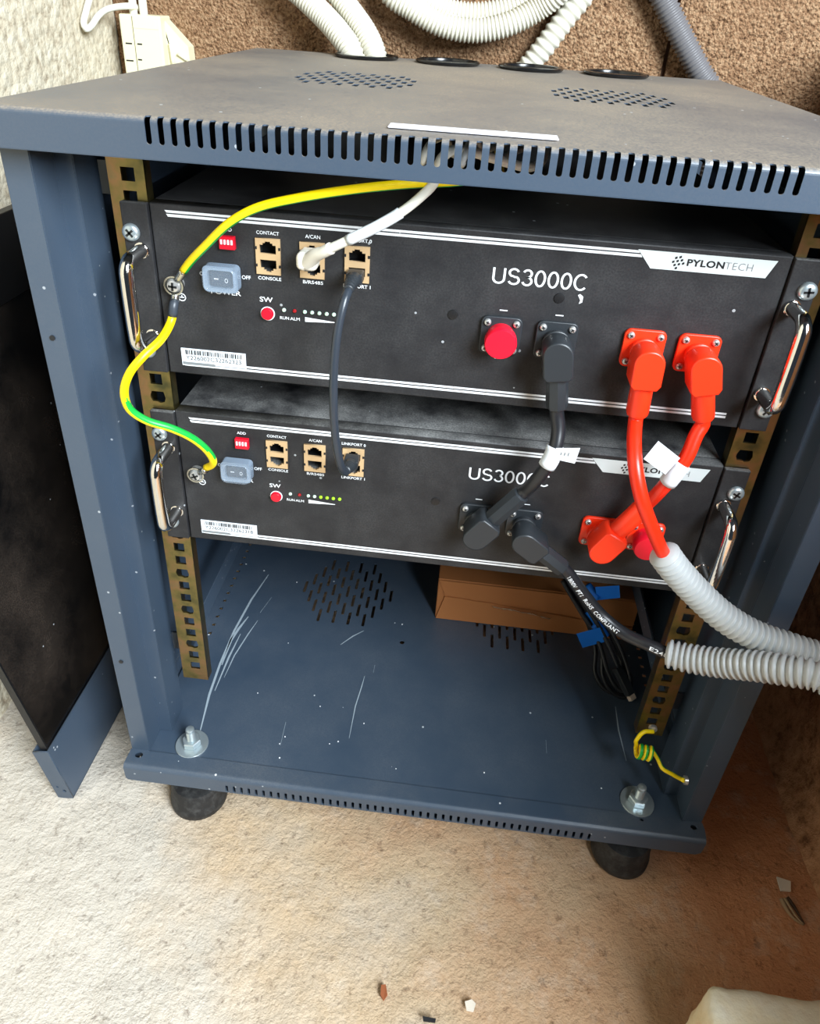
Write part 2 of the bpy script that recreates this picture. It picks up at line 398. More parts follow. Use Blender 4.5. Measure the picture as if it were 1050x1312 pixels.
def bend_top(c):
    s, off = c.y, c.z           # plate +z = outside
    if s <= FH: return V((c.x, YFR-off+.0007, .174+s))
    if s <= FH+ARC:
        a = (s-FH)/BEND; r = BEND+off-.0007
        return V((c.x, YFR+BEND-r*math.cos(a), .174+FH+r*math.sin(a)))
    return V((c.x, YFR+BEND+(s-FH-ARC), ZTOP+off-.0007))
top = mk('top_panel', remap(me, bend_top), TOPM, cab)
for s in (-1, 1):
    xs = sorted((s*(HX-.0022), s*HX)); box('side_skirt', (xs[0], xs[1], YFR+.001, YBK, .174, ZTOP-.0012), CAB, top, .0009)
box('rear_skirt', (-HX+.003, HX-.003, YBK-.0014, YBK, .174, ZTOP-.001), CAB, top)
box('fascia_return', (-HX+.003, HX-.003, YFR+.0005, YFR+.014, .1735, .1747), CAB, top)
for x, y in HOLES:
    prof = [(.0325, -.003), (.0365, -.003), (.0365, 0), (.0385, .0008), (.0395, .0024), (.0385, .0038), (.0355, .0044), (.0330, .0034), (.0325, .0016), (.0325, -.003)]
    mer = lathe_me(prof, 40); bm = bmesh.new(); bm.from_mesh(mer)
    bmesh.ops.delete(bm, geom=[f for f in bm.faces if len(f.verts) > 4], context='FACES'); bm.to_mesh(mer); bm.free()
    if x > -.1: mk('light_block_membrane', lathe_me([(.0328, .0002), (.0328, .0010), (.010, .0006)], 36), RUB, top, loc=(x, y, ZTOP), keep=True)  # black discs added to keep light out of the cabinet interior
    mk('grommet_ring', mer, mat('gloss_black_plastic', (20, 20, 21), .22), top, loc=(x, y, ZTOP), keep=True)
# paper strip lying on the front edge of the top
a, b = U(500, 160, z=ZTOP), U(714, 178, z=ZTOP)
mk('paper_strip', box_me(a.x, b.x, -.036, -.022, ZTOP+.0003, ZTOP+.0013, .0003, 1), mat('white_tape', (226, 226, 236), .45), top)
# base: floor sheet with two round vent fields, side perforations; separate front sill with slotted lip
holes = []
def base_vent(cx, cy, R):
    for i in range(-6, 7):
        x = i*.0098; off = .5 if i % 2 else 0
        for j in range(-4, 5):
            y = (j+off)*.033
            if math.hypot(x, y) < R: holes.append(rrect(cx+x-.0019, cx+x+.0019, cy+y-.0115, cy+y+.0115, .0015, 2))
base_vent(-.113, .232, .062); base_vent(.113, .222, .062)
for k in range(30):
    for s in (-1, 1): holes.append(rect(s*.271-.0022, s*.271+.0022, .07+k*.0145, .0745+k*.0145))
holes.append(circ(-.030, .152, .0032, 10)); holes.append(circ(-.2445, -.0352, .0022, 10))
me = plate_me(rect(-.284, .284, -.0415, YBK-.002), holes, .0014)
base = mk('base_panel', remap(me, lambda c: V((c.x, c.y, ZFL-.0012+c.z))), BASEM, cab)
s0, LIPH = .0195, .018
holes = [rrect(SLOT0+k*PITCH-.0014, SLOT0+k*PITCH+.0014, s0+ARC+.0062, s0+ARC+LIPH-.0012, .0013, 2) for k in range(NSL)]
holes += [circ(-.2862, .0075, .0042, 14), circ(.2872, .0075, .0032, 12), circ(.236, .0065, .002, 10)]
me = plate_me([(-HX, 0), (HX, 0), (HX+.001, .008), (HX-.001, s0+ARC+LIPH-.004), (HX-.006, s0+ARC+LIPH), (-HX+.002, s0+ARC+LIPH), (-HX, s0+ARC+LIPH-.003), (-HX-.0005, s0)], holes, .0014)
me = cuts(me, 1, [s0+ARC*i/5 for i in range(6)])
def bend_sill(c):
    s, off = c.y, c.z
    if s <= s0: return V((c.x, -.0405-s*(.0155/.0195), ZFL+off+.0004))
    if s <= s0+ARC:
        a = (s-s0)/BEND; r = BEND+off
        return V((c.x, YFR+BEND-r*math.sin(a), ZFL+.0004-BEND+r*math.cos(a)))
    return V((c.x, YFR-off, ZFL+.0004-BEND-(s-s0-ARC)))
sill = mk('front_sill', remap(me, bend_sill), CAB, base)
for s in (-1, 1):
    xs = sorted((s*(HX-.001), s*(HX-.003))); box('base_side_flange', (xs[0], xs[1], -.055, YBK, -.455, ZFL), CAB, base)
    xs = sorted((s*.283, s*(HX-.003))); box('base_side_rib', (xs[0], xs[1], -.0405, YBK-.004, ZFL-.010, ZFL-.004), BASEM, base)
box('added_sill_return', (-HX+.004, HX-.004, YFR+.0012, YFR+.030, -.4556, -.4548), CAB, base)  # added under the lip so its slots show dark, not lit floor
box('slot_backing', (-HX+.004, HX-.004, YFR+.006, YFR+.0075, -.4545, ZFL-.006), CAB, base)  # unseen backing added to darken the view through the lip slots
box('base_rear_flange', (-HX, HX, YBK-.0015, YBK, -.455, ZFL), CAB, base)
# posts: stepped folded profile
def post(s, y_front, back=False):
    d = -1 if back else 1; t = .0015
    prof = [(.2965, -.040), (.277, -.040), (.277, -.013), (.2635, -.013), (.2635, .020)]
    P = [(s*x, y_front+d*(y+.040)) for x, y in prof]
    inner = [(s*(.2965), y_front+d*t), (s*(.277+t), y_front+d*t), (s*(.277+t), y_front+d*(.027+t)), (s*(.2635+t), y_front+d*(.027+t)), (s*(.2635+t), y_front+d*.060)]
    poly = P+inner[::-1]; n = len(poly); z0, z1 = ZFL+.0008, .1745
    vs = [(x, y, z0) for x, y in poly]+[(x, y, z1) for x, y in poly]
    fs = [(i, (i+1) % n, (i+1) % n+n, i+n) for i in range(n)]
    for i in range(4): fs += [(i, i+1, n-2-i, n-1-i), (i+n, i+1+n, 2*n-2-i, 2*n-1-i)]
    m = mesh(vs, fs); bm = bmesh.new(); bm.from_mesh(m); bmesh.ops.recalc_face_normals(bm, faces=bm.faces)
    es = [e for e in bm.edges if abs(e.verts[0].co.z-e.verts[1].co.z) > .1]
    bmesh.ops.bevel(bm, geom=es, offset=.0006, segments=2, affect='EDGES'); bm.to_mesh(m); bm.free()
    return mk('corner_post', m, CAB, cab)
pl = post(-1, -.0405); pr = post(1, -.0405); post(-1, .5385, True); post(1, .5385, True)
for p_, pts in ((pl, [(67, 433), (155, 848)]), (pr, [])):
    for q in pts:
        c = U(*q, y=-.0409); mk('rivet_hole', lathe_me([(.0021, -.0004), (.0021, .0004), (.0014, .0005)], 10, 'Y'), INK, p_, loc=c, keep=True)
box('side_panel', (-.2962, -.2950, -.010, YBK-.03, ZFL+.002, .1742), CAB, cab)
box('side_panel', (.2950, .2962, -.010, YBK-.03, ZFL+.002, .1742), CAB, cab)
box('rear_panel', (-.262, .262, YBK-.004, YBK-.0026, ZFL+.002, .1742), CAB, cab)
# rails with square holes
ZH = [-.0089-.015875*k for k in range(-12, 23)]
def rail(s, y0, d):
    zs = [z for z in ZH if -.350 < z < .160]
    hs = []
    for i, z in enumerate(zs):
        cx = s*.2345; a, b = .0049, .0047
        if i % 3 == 2: hs.append([(cx-a, z-b), (cx-a*.2, z-b), (cx+a*.3, z-b*1.25), (cx+a, z-b), (cx+a*1.25, z-b*.2), (cx+a, z+b), (cx-a, z+b), (cx-a*1.3, z+b*.2), (cx-a*1.3, z-b*.3)])
        else: hs.append(rect(cx-a, cx+a, z-b, z+b))
    xs = sorted((s*.2225, s*.2490))
    me = remap(plate_me(rect(xs[0], xs[1], -.3625, .172), hs, .002), front(y0))
    r = mk('mounting_rail', me, RAILM, cab)
    for x in (s*.2225, s*.2490):
        xs2 = sorted((x, x-s*.0016 if x == s*.2490 else x+s*.0016)); ys = sorted((y0+d*.0008, y0+d*.024)) if x == s*.2490 else sorted((y0+d*.0008, y0+d*.010))
        box('rail_flange', (xs2[0], xs2[1], ys[0], ys[1], -.3625, .172), RAILM, r)
    return r
for s in (-1, 1):
    rail(s, .0035, 1); rail(s, .470, -1)
    for z in (-.34, .14):     # depth brackets that carry the rails
        xs = sorted((s*.2495, s*.2505)); br = box('rail_bracket', (xs[0], xs[1], .012, .46, z-.012, z+.012), CAB, cab)
        xs = sorted((s*.2505, s*.2948)); box('bracket_tab', (xs[0], xs[1], .030, .032, z-.012, z+.012), CAB, br); box('bracket_tab', (xs[0], xs[1], .44, .442, z-.012, z+.012), CAB, br)
# levelling feet
def hex_me(r, h):
    return lathe_me([(r*.93, 0), (r, .0006), (r, h-.0008), (r*.9, h)], 6, smooth=False)
for x in (-.2365, .2345):
    for y in (-.026, .505):
        f = mk('levelling_foot', lathe_me([(.029, .0005), (.0310, .003), (.0310, .010), (.0295, .013), (.0285, .030), (.0260, .036), (.0170, .038), (.0, .038)][:-1], 36), RUBD, cab, loc=(x, y, GZ), keep=True)
        b0 = -(GZ)+ZFL   # height of base above ground
        mk('foot_washer', lathe_me([(.0125, 0), (.0125, .002), (.0055, .002)], 24), ZINC, f, loc=(x, y, GZ+.038), keep=True)
        mk('stud', lathe_me([(.0048, 0), (.0048, .0001)] + [(.0048 if k % 2 else .0043, .001+k*.0009) for k in range(84)] + [(.0043, .0785), (.0030, .0792)], 14), ZINC, f, loc=(x, y, GZ+.039), keep=True)
        mk('washer', lathe_me([(.0170, 0), (.0172, .0005), (.0172, .0015), (.0168, .002), (.0055, .002)], 30), ZINC, f, loc=(x, y, ZFL-.0003), keep=True)
        mk('nut', hex_me(.0098, .0075), ZINC, f, loc=(x, y, ZFL+.0018), keep=True)
# scratches and scuffs worn into the base
def scratch(pts, w):
    w *= 1.5; P = [U(*p, z=ZFL-.0002) for p in pts]; vs, fs = [], []
    for i, p in enumerate(P):
        t = (P[min(i+1, len(P)-1)]-P[max(i-1, 0)]).normalized(); n = V((-t.y, t.x, 0))*w*(.35 if i in (0, len(P)-1) else 1)
        vs += [p-n, p+n]
    for i in range(len(P)-1): fs.append((2*i, 2*i+1, 2*i+3, 2*i+2))
    mk('scratch', mesh(vs, fs), SCR, base)
for pts, w in (([(256, 938), (268, 890), (282, 850), (300, 808), (322, 768), (344, 736)], .0009), ([(284, 852), (296, 820), (306, 805), (318, 790)], .0011), ([(275, 885), (293, 842), (308, 812)], .0008), ([(287, 868), (300, 840), (318, 812), (330, 795)], .0005), ([(333, 785), (348, 765)], .0004),
               ([(447, 946), (455, 905), (463, 880), (467, 866)], .0004), ([(478, 862), (480, 852)], .0003), ([(436, 826), (452, 815), (466, 808)], .0006), ([(359, 955), (366, 925)], .0003), ([(788, 905), (792, 935), (802, 975)], .0005), ([(700, 965), (699, 948)], .0003)):
    scratch(pts, w)
for q in [(365, 944), (358, 953), (358, 971), (422, 953), (433, 950), (466, 927), (507, 985), (389, 990), (369, 824), (380, 746), (703, 1035), (596, 1032), (770, 1010), (515, 800), (330, 888), (410, 905), (620, 990)]:
    c = U(*q, z=ZFL-.0003); r = random.uniform(.0006, .0011); mk('dust_chip', lathe_me([(r, 0), (r*.7, .0006)], 6), PRINT, base, loc=c, keep=True)
# ------------------------------------------------------------------ battery modules
MH = .1325; OFF2 = -.1681
def screw(parent, x, y, z, r, h=.003, m=ZINC):
    s = mk('screw', lathe_me([(r, 0), (r, h*.35), (r*.93, h*.7), (r*.7, h), (r*.3, h*1.08)], 20, 'Y'), m, parent, loc=(x, y, z), keep=True)
    bm = bmesh.new(); w = r*.13; L = r*.52
    add_box(bm, -L, L, -h*1.12, -h*.9, -w, w); add_box(bm, -w, w, -h*1.12, -h*.9, -L, L)
    mm = bm_mesh(bm); mm.transform(Matrix.Rotation(random.uniform(0, 1.5), 4, 'Y'))
    mk('cross_recess', mm, RECESS, s, loc=(x, y, z), keep=True); return s
def flat(name, me, m, parent, x, y, z):
    return mk(name, remap(me, lambda c: V((c.x+x, y, c.y+z))), m, parent)
def poly_flat(name, pts, m, parent, y):
    return mk(name, mesh([(x, y, z) for x, z in pts], [tuple(range(len(pts)))]), m, parent)
TX = (.0345, .0745, .137, .1755); TZ = .058
def module(z0, label, serial, caps, leds, sticker):
    t = thing('battery_module', label, 'battery', (0, 0, z0))
    Z = lambda z: z0+z
    CM = CASEU if z0 > -.05 else CASE
    mk('case', box_me(-.2208, .2208, .0121, .42, Z(0), Z(MH)), CM, t)
    cut = [rect(cx-.0080, cx+.0080, Z(.0890), Z(.1136)) for cx in (-.1365, -.1046, -.0723)]
    body = mk('front_panel', remap(plate_me(rect(-.2198, .2198, Z(.0010), Z(MH-.0010)), cut, .0120, .0010), front(.0060)), CM, t)
    yp = -.0003
    for s in (-1, 1):
        xs = sorted((s*.2214, s*.2413)); ear = box('mounting_ear', (xs[0], xs[1], -.0025, .0020, Z(.0004), Z(MH-.0004)), CASE, t, .0008, 2)
        for zz in (.019, .111): screw(ear, s*.2352, -.0025, Z(zz), .0064, .0034, ZINC)
        hx, dep = s*.2290, .0315
        pts = [V((hx, -.002, Z(.0985))), V((hx, -.016, Z(.0985))), V((hx, -dep+.006, Z(.0975)))]
        pts += [V((hx, -dep+.001, Z(.0925))), V((hx, -dep, Z(.085))), V((hx, -dep, Z(.045))), V((hx, -dep+.001, Z(.0375))), V((hx, -dep+.006, Z(.0325))), V((hx, -.016, Z(.0315))), V((hx, -.002, Z(.0315)))]
        hd = mk('handle', tube_me(spline(pts, .0022), .0050, 16), CHROME, t)
        for zz in (.0985, .0315): mk('handle_washer', lathe_me([(.0058, 0), (.0058, .0012), (.0045, .0016)], 18, 'Y'), CHROME, hd, loc=(hx, -.0025, Z(zz)), keep=True)
    # printed lines and banner
    for a, b in ((.1264, .1281), (.1236, .1255)): poly_flat('printed_line', [(-.2098+(.1281-b)*.3, Z(b)), (.1195+(.1281-b)*.8, Z(b)), (.1207+(.1281-b)*.8, Z(a)), (-.2086+(.1281-b)*.3, Z(a))], PRINT, body, yp)
    for a, b in ((.0102, .0119), (.0074, .0092)): poly_flat('printed_line', [(-.2075, Z(b)), (.2098, Z(b)), (.2098, Z(a)), (-.2075, Z(a))], PRINT, body, yp)
    ban = poly_flat('brand_banner', [(.1190, Z(.1288)), (.2115, Z(.1288)), (.2065, Z(.1165)), (.1297, Z(.1165))], GREYP, body, yp-.00005)
    for (i, j) in ((0, 0), (1, 0), (0, 1), (1, 1), (2, 1), (1, 2), (2, 2), (0, -1), (2, 0)):
        cx = .1424+(i-j*.5+.5)*.0027+.0014; cz = .1203+(j+i*.35)*.0021
        poly_flat('logo_dot', [(cx-.0006, Z(cz-.0011)), (cx+.0009, Z(cz-.0004)), (cx+.0006, Z(cz+.0011)), (cx-.0009, Z(cz+.0004))], INK, ban, yp-.0002)
    flat('brand_lettering', text_me('PYLON', .0049, .032, 1.08, .0248), INK, ban, .1530, yp-.0002, Z(.1203)); flat('brand_lettering', text_me('TECH', .0049, -.012, 1.1, .0182), THIN, ban, .1783, yp-.0002, Z(.1203))
    flat('model_lettering', stroke_text_me(.0122, .0655, .125, 'US3000C'), PRINT, body, .0236, yp, Z(.0962))
    for s, x, w, z, h in (('CONTACT', -.1446, .0163, .1168, .0025), ('CONSOLE', -.1449, .0171, .0836, .0025), ('A/CAN', -.1096, .0107, .1168, .0026), ('B/RS485', -.1118, .0148, .0836, .0025), ('LINKPORT 0', -.0822, .0198, .1170, .0026), ('LINKPORT 1', -.0822, .0198, .0836, .0026),
                          ('ON', -.1886, .0050, .0826, .0029), ('OFF', -.1571, .0066, .0826, .0029), ('POWER', -.1812, .0226, .0693, .0036), ('SW', -.1446, .0098, .0665, .0039), ('RUN', -.1298, .0068, .0540, .0024), ('ALM', -.1222, .0074, .0540, .0024), ('ADD', -.1698, .0075, .1168, .0025)):
        flat('port_lettering', text_me(s, h, .012, 1.0, w), PRINT, body, x, yp, Z(z))
    poly_flat('level_wedge', [(-.1108, Z(.0575)), (-.1108, Z(.0537)), (-.0875, Z(.0550)), (-.0875, Z(.0555))], PRINT, body, yp)
    # serial label
    lab = box('serial_label', (-.2093, -.1582, -.0008, -.0001, Z(.0080), Z(.0225)), PAPER, body)
    poly_flat('label_lower_strip', [(-.2088, Z(.0088)), (-.1835, Z(.0088)), (-.1822, Z(.0094)), (-.1585, Z(.0094)), (-.1585, Z(.0100)), (-.1824, Z(.0100)), (-.1838, Z(.0112)), (-.2088, Z(.0112))], THIN, lab, -.0009)
    x = -.2058; rnd = random.Random(serial)
    bm = bmesh.new()
    while x < -.162:
        w = rnd.choice((.00035, .0007, .0011)); add_box(bm, x, x+w, -.00098, -.00085, Z(.0176), Z(.0214)); x += w+rnd.choice((.0004, .0008))
    mk('barcode', bm_mesh(bm), INK, lab)
    flat('serial_lettering', text_me(serial, .0036, .004, 1.0, .0440), INK, lab, -.2058, -.00095, Z(.0131))
    # address switch
    d = box('dip_switch', (-.1712, -.1598, -.0040, -.0001, Z(.1045), Z(.1140)), RED, body, .0004, 1)
    for k in range(4): box('slider', (-.1698+k*.0025, -.1685+k*.0025, -.0048, -.0039, Z(.1085), Z(.1118)), PRINT, d)
    # power rocker under a clear cover
    ps = box('power_switch', (-.1795, -.1612, -.0060, -.0001, Z(.0775), Z(.0900)), CASEIN, body, .0010, 2)
    mk('rocker', tri_prism([(-.1772, Z(.0790)), (-.1772, Z(.0885)), (-.1635, Z(.0885)), (-.1635, Z(.0790))], -.0085, -.0058), mat('rocker_black', (34, 38, 46), .3), ps)
    flat('rocker_mark', text_me('O', .0034, 0, 1, .0024), PRINT, ps, -.1672, -.0087, Z(.0815)); poly_flat('rocker_mark', [(-.1750, Z(.0836)), (-.1750, Z(.0844)), (-.1718, Z(.0844)), (-.1718, Z(.0836))], PRINT, ps, -.0087)
    mk('cover_rim', remap(plate_me(rrect(-.1832, -.1576, Z(.0742), Z(.0934), .0035), [rrect(-.1798, -.1610, Z(.0772), Z(.0904), .0025)], .0080), front(-.0050)), COVERR, ps)
    mk('clear_cover', remap(plate_me(rrect(-.1815, -.1593, Z(.0757), Z(.0919), .004), [], .0032, .0014), front(-.0112)), COVER, ps)
    # network ports
    for cx in (-.1365, -.1046, -.0723):
        hs = []
        for cz, sg in ((.1076, 1), (.0950, -1)):
            q = [(-.0059, -.0040), (.0059, -.0040), (.0059, .0022), (.0036, .0022), (.0036, .0036), (.0020, .0036), (.0020, .0047), (-.0020, .0047), (-.0020, .0036), (-.0036, .0036), (-.0036, .0022), (-.0059, .0022)]
            hs.append([(cx+a, Z(cz)+sg*b) for a, b in q])
        p = mk('network_port', remap(plate_me(rect(cx-.0089, cx+.0089, Z(.0882), Z(.1144)), hs, .0018), front(-.0010)), GOLD, body)
        box('port_cavity', (cx-.0079, cx+.0079, .0100, .0118, Z(.0892), Z(.1134)), CASEIN, p)
        box('port_divider', (cx-.0079, cx+.0079, -.0002, .0100, Z(.1004), Z(.1022)), CASEIN, p)
        for s in (-1, 1):
            for cz in (.1075, .0948): box('shield_spring', tuple(sorted((cx+s*.0078, cx+s*.0092)))+(-.0023, -.0018, Z(cz-.0010), Z(cz+.0010)), INK, p)
    # button and lamps
    b = mk('reset_button', lathe_me([(.0046, 0), (.0046, .0030), (.0041, .0036)], 24, 'Y'), RED, body, loc=(-.1388, -.0001, Z(.0580)), keep=True)
    mk('button_ring', lathe_me([(.0054, 0), (.0054, .0008), (.0044, .0010)], 24, 'Y'), PRINT, b, loc=(-.1390, -.0001, Z(.0576)), keep=True)
    for i, x in enumerate((-.1266, -.1186, -.1109, -.1054, -.1000, -.0945, -.0891, -.0836)):
        mk('indicator_lamp', lathe_me([(.0015, 0), (.0015, .0006), (.0009, .0013)], 14, 'Y'), {'w': LEDW, 'g': LEDG, 'r': LEDR}[leds[i]], body, loc=(x, -.0001, Z(.0615)), keep=True)
    # ground stud
    screw(body, -.2068, -.0002, Z(.0750), .0060, .0082, BRIGHT)
    me = mesh([(r_*math.cos(k*math.pi/10), r_*math.sin(k*math.pi/10), 0) for k in range(20) for r_ in (.0031, .0024)], [(2*k, 2*k+1, (2*k+3) % 40, (2*k+2) % 40) for k in range(20)]); flat('earth_mark', me, PRINT, body, -.2040, yp, Z(.0642))
    poly_flat('earth_mark', [(-.2040+a, Z(.0642)+b) for a, b in ((-.0017, .0003), (-.0004, .0003), (-.0004, .0017), (.0004, .0017), (.0004, .0003), (.0017, .0003), (.0017, -.0004), (-.0017, -.0004))], PRINT, body, yp)
    # dark blind rivets
    for x, z in ((-.0015, .0700), (.0722, .0895)): mk('blind_rivet', lathe_me([(.0038, 0), (.0036, .0006), (.002, .0008)], 16, 'Y'), CASEIN, body, loc=(x, -.0001, Z(z)), keep=True)
    # terminal sockets
    for i, x in enumerate(TX):
        m = BLKP if i < 2 else ORANGE
        f = mk('terminal_flange', remap(plate_me(rrect(x-.0142, x+.0142, Z(TZ-.0140), Z(TZ+.0140), .0040), [], .0030, .0006), front(-.0017)), m, body)
        for sx in (-1, 1):
            for sz in (-1, 1): screw(f, x+sx*.0104, -.0032, Z(TZ+sz*.0102), .0026, .0022, BRIGHT)
        if i in caps:
            mk('terminal_cap', lathe_me([(.0100, 0), (.0102, .006), (.0112, .0065), (.0116, .008), (.0116, .0150), (.0108, .0162), (.004, .0164)], 30, 'Y'), CAPR, f, loc=(x, -.003, Z(TZ)), keep=True)
        poly_flat('polarity_mark', [(x-.0028, Z(.0764)), (x+.0028, Z(.0764)), (x+.0028, Z(.0772)), (x-.0028, Z(.0772))], PRINT, body, yp) if i < 2 else None
        if i < 2: poly_flat('polarity_mark', [(x-.0022, Z(.0385)), (x+.0022, Z(.0385)), (x+.0022, Z(.0397)), (x-.0022, Z(.0397))], PRINT, body, yp)
    if sticker: poly_flat('sticker_scrap', [(.0848, Z(.0930)), (.0862, Z(.0940)), (.0886, Z(.0922)), (.0886, Z(.0880)), (.0864, Z(.0866)), (.0870, Z(.0894))], PRINT, body, yp)
    return t
m1 = module(0.0, 'upper black rack battery with red cap on its first black terminal', 'Y226002C32262323', (0,), 'wrwwwwww', True)
m2 = module(OFF2, 'lower black rack battery with dusty top and red cap on its last red terminal', 'Y226002C32262318', (3,), 'wrwwgggg', False)
# ------------------------------------------------------------------ power cables with right-angle plugs
YH = -.021
def plug(parent, tx, tz, endpx, m):
    """right-angle plug on the terminal (tx, tz); its sleeve ends at pixel endpx in the plane y=YH"""
    e = U(*endpx, y=YH); ax = V((tx, YH, tz)); d = (e-ax); L = d.length; d.normalize(); n = V((d.z, 0, -d.x))
    mk('plug_collar', lathe_me([(.0086, 0), (.0086, .002), (.0098, .0025), (.0098, .005), (.0088, .0055), (.0088, .0072), (.0098, .0076), (.0098, .0090), (.0092, .0096)], 28, 'Y'), m, parent, loc=(tx, -.0032, tz), keep=True)
    w = .0094; hl = .0185; prof = []
    for i in range(13): a = math.pi*i/12; prof.append((-w*math.sin(a), w*math.cos(a)))
    prof += [(hl*.85, -w), (hl, -w*.80), (hl, w*.80), (hl*.85, w)]
    me = plate_me(prof, [], .0200, .0012)
    me = remap(me, lambda c: V((ax.x, 0, ax.z))+d*c.x+n*c.y+V((0, -.0215-c.z, 0)))
    bm = bmesh.new(); bm.from_mesh(me); bmesh.ops.recalc_face_normals(bm, faces=bm.faces); bm.to_mesh(me); bm.free()
    head = mk('plug_head', me, m, parent)
    rp = [(.0072, hl-.002), (.0078, hl+.001), (.0080, hl+.003), (.0082, L-.004), (.0076, L-.001), (.0062, L)]
    me = lathe_me(rp, 8 if m is BLKP else 10); me.transform(Matrix.Translation(V((tx, YH, tz))) @ rot_to(d)); mk('plug_sleeve', me, m, head)
    return e, d
def power_cable(name, label, m, pm, ends, mids, r=.0053, group=None, cat='cable'):
    t = thing(name, label, cat, (ends[0][0], YH, ends[0][1]), group)
    e0, d0 = plug(t, *ends[0], pm); pts = [e0-d0*.008, e0, e0+d0*.004]+[U(x, y, y=w) for x, y, w in mids]
    if len(ends) > 1:
        e1, d1 = plug(t, *ends[1], pm); pts += [e1+d1*.004, e1, e1-d1*.008]
    path = spline(pts, .003); mk('sheath', tube_me(path, r, 16), m, t); return t, path
LZ = OFF2+TZ
c1, _ = power_cable('power_cable', 'short black power cable with angled plugs bridging both battery modules', BLKC, BLKP, [(TX[1], TZ, (713, 523)), (TX[0], LZ, (668, 633))], [(715, 550, -.024), (711, 574, -.030), (700, 597, -.032), (685, 617, -.028)])
c2, _ = power_cable('power_cable', 'short orange red power cable with angled plugs bridging both battery modules', ORCAB, ORANGE, [(TX[3], TZ, (900, 537)), (TX[2], LZ, (826, 648))], [(892, 556, -.024), (880, 584, -.030), (864, 607, -.033), (846, 628, -.030)])
c3, p3 = power_cable('power_cable', 'long orange red power cable running from upper battery into ribbed conduit', ORCAB, ORANGE, [(TX[2], TZ, (815, 532))], [(812, 565, -.036), (814, 600, -.052), (822, 640, -.060), (835, 676, -.060), (849, 708, -.057), (862, 726, -.056), (884, 750, -.056)])
c4, p4 = power_cable('power_cable', 'long black power cable with white printing running from lower battery into ribbed conduit', BLKC, BLKP, [(TX[1], LZ, (721, 728))], [(748, 762, -.022), (772, 790, -.026), (800, 812, -.036), (830, 826, -.046), (856, 837.5, -.0525), (880, 843, -.058), (905, 847, -.0645)])
# printing along the black cable
def print_on(path, s0_, s1_, body, h, parent, r):
    L = [0]
    for a, b in zip(path, path[1:]): L.append(L[-1]+(b-a).length)
    me = text_me(body, h, .014, 1.05, s1_-s0_)
    def fn(c):
        s = s0_+c.x; i = max(0, min(len(L)-2, next((k for k in range(len(L)-1) if L[k+1] >= s), len(L)-2)))
        p = path[i].lerp(path[i+1], (s-L[i])/(L[i+1]-L[i])); t = (path[min(i+2, len(path)-1)]-path[max(i-1, 0)]).normalized()
        v = CAM-p; v = (v-t*v.dot(t)).normalized(); w = v.cross(t); w = -w if w.z < 0 else w
        a = (c.y-h*.5)/r-.42
        return p+(v*math.cos(a)+w*math.sin(a))*(r+.00025)
    mk('cable_print', remap(me, fn), PRINT, parent)
def s_near(path, px, py):
    from_d = MR @ V(((px-PXC)/FPX, -(py-PYC)/FPX, -1.0)); from_d.normalize(); best = None; s = 0
    for i, p in enumerate(path):
        if i: s += (p-path[i-1]).length
        e = (p-CAM); k = (e-from_d*e.dot(from_d)).length
        if best is None or k < best[0]: best = (k, s)
    return best[1]
sa, sb, sc, sd = s_near(p4, 726, 738), s_near(p4, 797, 806), s_near(p4, 836, 826), s_near(p4, 858, 836)
print_on(p4, sa, sb, '1800V  PT1  RoHS  COMPLIANT', .0037, c4.children[-1], .0053)
print_on(p4, sc, sd, 'E248', .0034, c4.children[-1], .0053)
# label tags on the cables
def wrap_tag(parent, path_pts, flag, m=PAPER, r=.0066, name='label_tag', line=True):
    w = mk(name, tube_me(spline(path_pts, .003), r, 16), m, parent)
    me = mesh(flag, [(0, 1, 2, 3)]); bm = bmesh.new(); bm.from_mesh(me); ex = bmesh.ops.extrude_face_region(bm, geom=bm.faces[:])
    vec = (CAM-V(flag[0])).normalized()*-.0005
    for v in ex['geom']:
        if isinstance(v, bmesh.types.BMVert): v.co += vec
    bmesh.ops.recalc_face_normals(bm, faces=bm.faces); bm.to_mesh(me); bm.free()
    f = mk('tag_flag', me, m, w)
    if line:
        A, B, C, D = [V(q) for q in flag]; o = vec*-.6; vs, fs = [], []
        for k in range(3):
            u0, u1, h0, h1 = .25+.16*k, .30+.16*k, .35, .6
            q = lambda u, h: A.lerp(B, u).lerp(D.lerp(C, u), h)+o
            n = len(vs); vs += [q(u0, h0), q(u1, h0), q(u1, h1), q(u0, h1)]; fs.append((n, n+1, n+2, n+3))
        mk('tag_print', mesh(vs, fs), THIN, f)
    return w
wrap_tag(c1, [U(711.5, 572, y=-.0296), U(707, 585, y=-.0312), U(700, 597, y=-.0320)], [U(712, 574, y=-.036), U(743, 574, y=-.036), U(736, 594, y=-.036), U(709, 588, y=-.036)])
wrap_tag(c2, [U(874, 594, y=-.0318), U(864, 607, y=-.0332), U(855, 618, y=-.0322)], [U(824, 588, y=-.042), U(843, 565, y=-.042), U(871, 587, y=-.037), U(852, 608, y=-.037)], line=False)
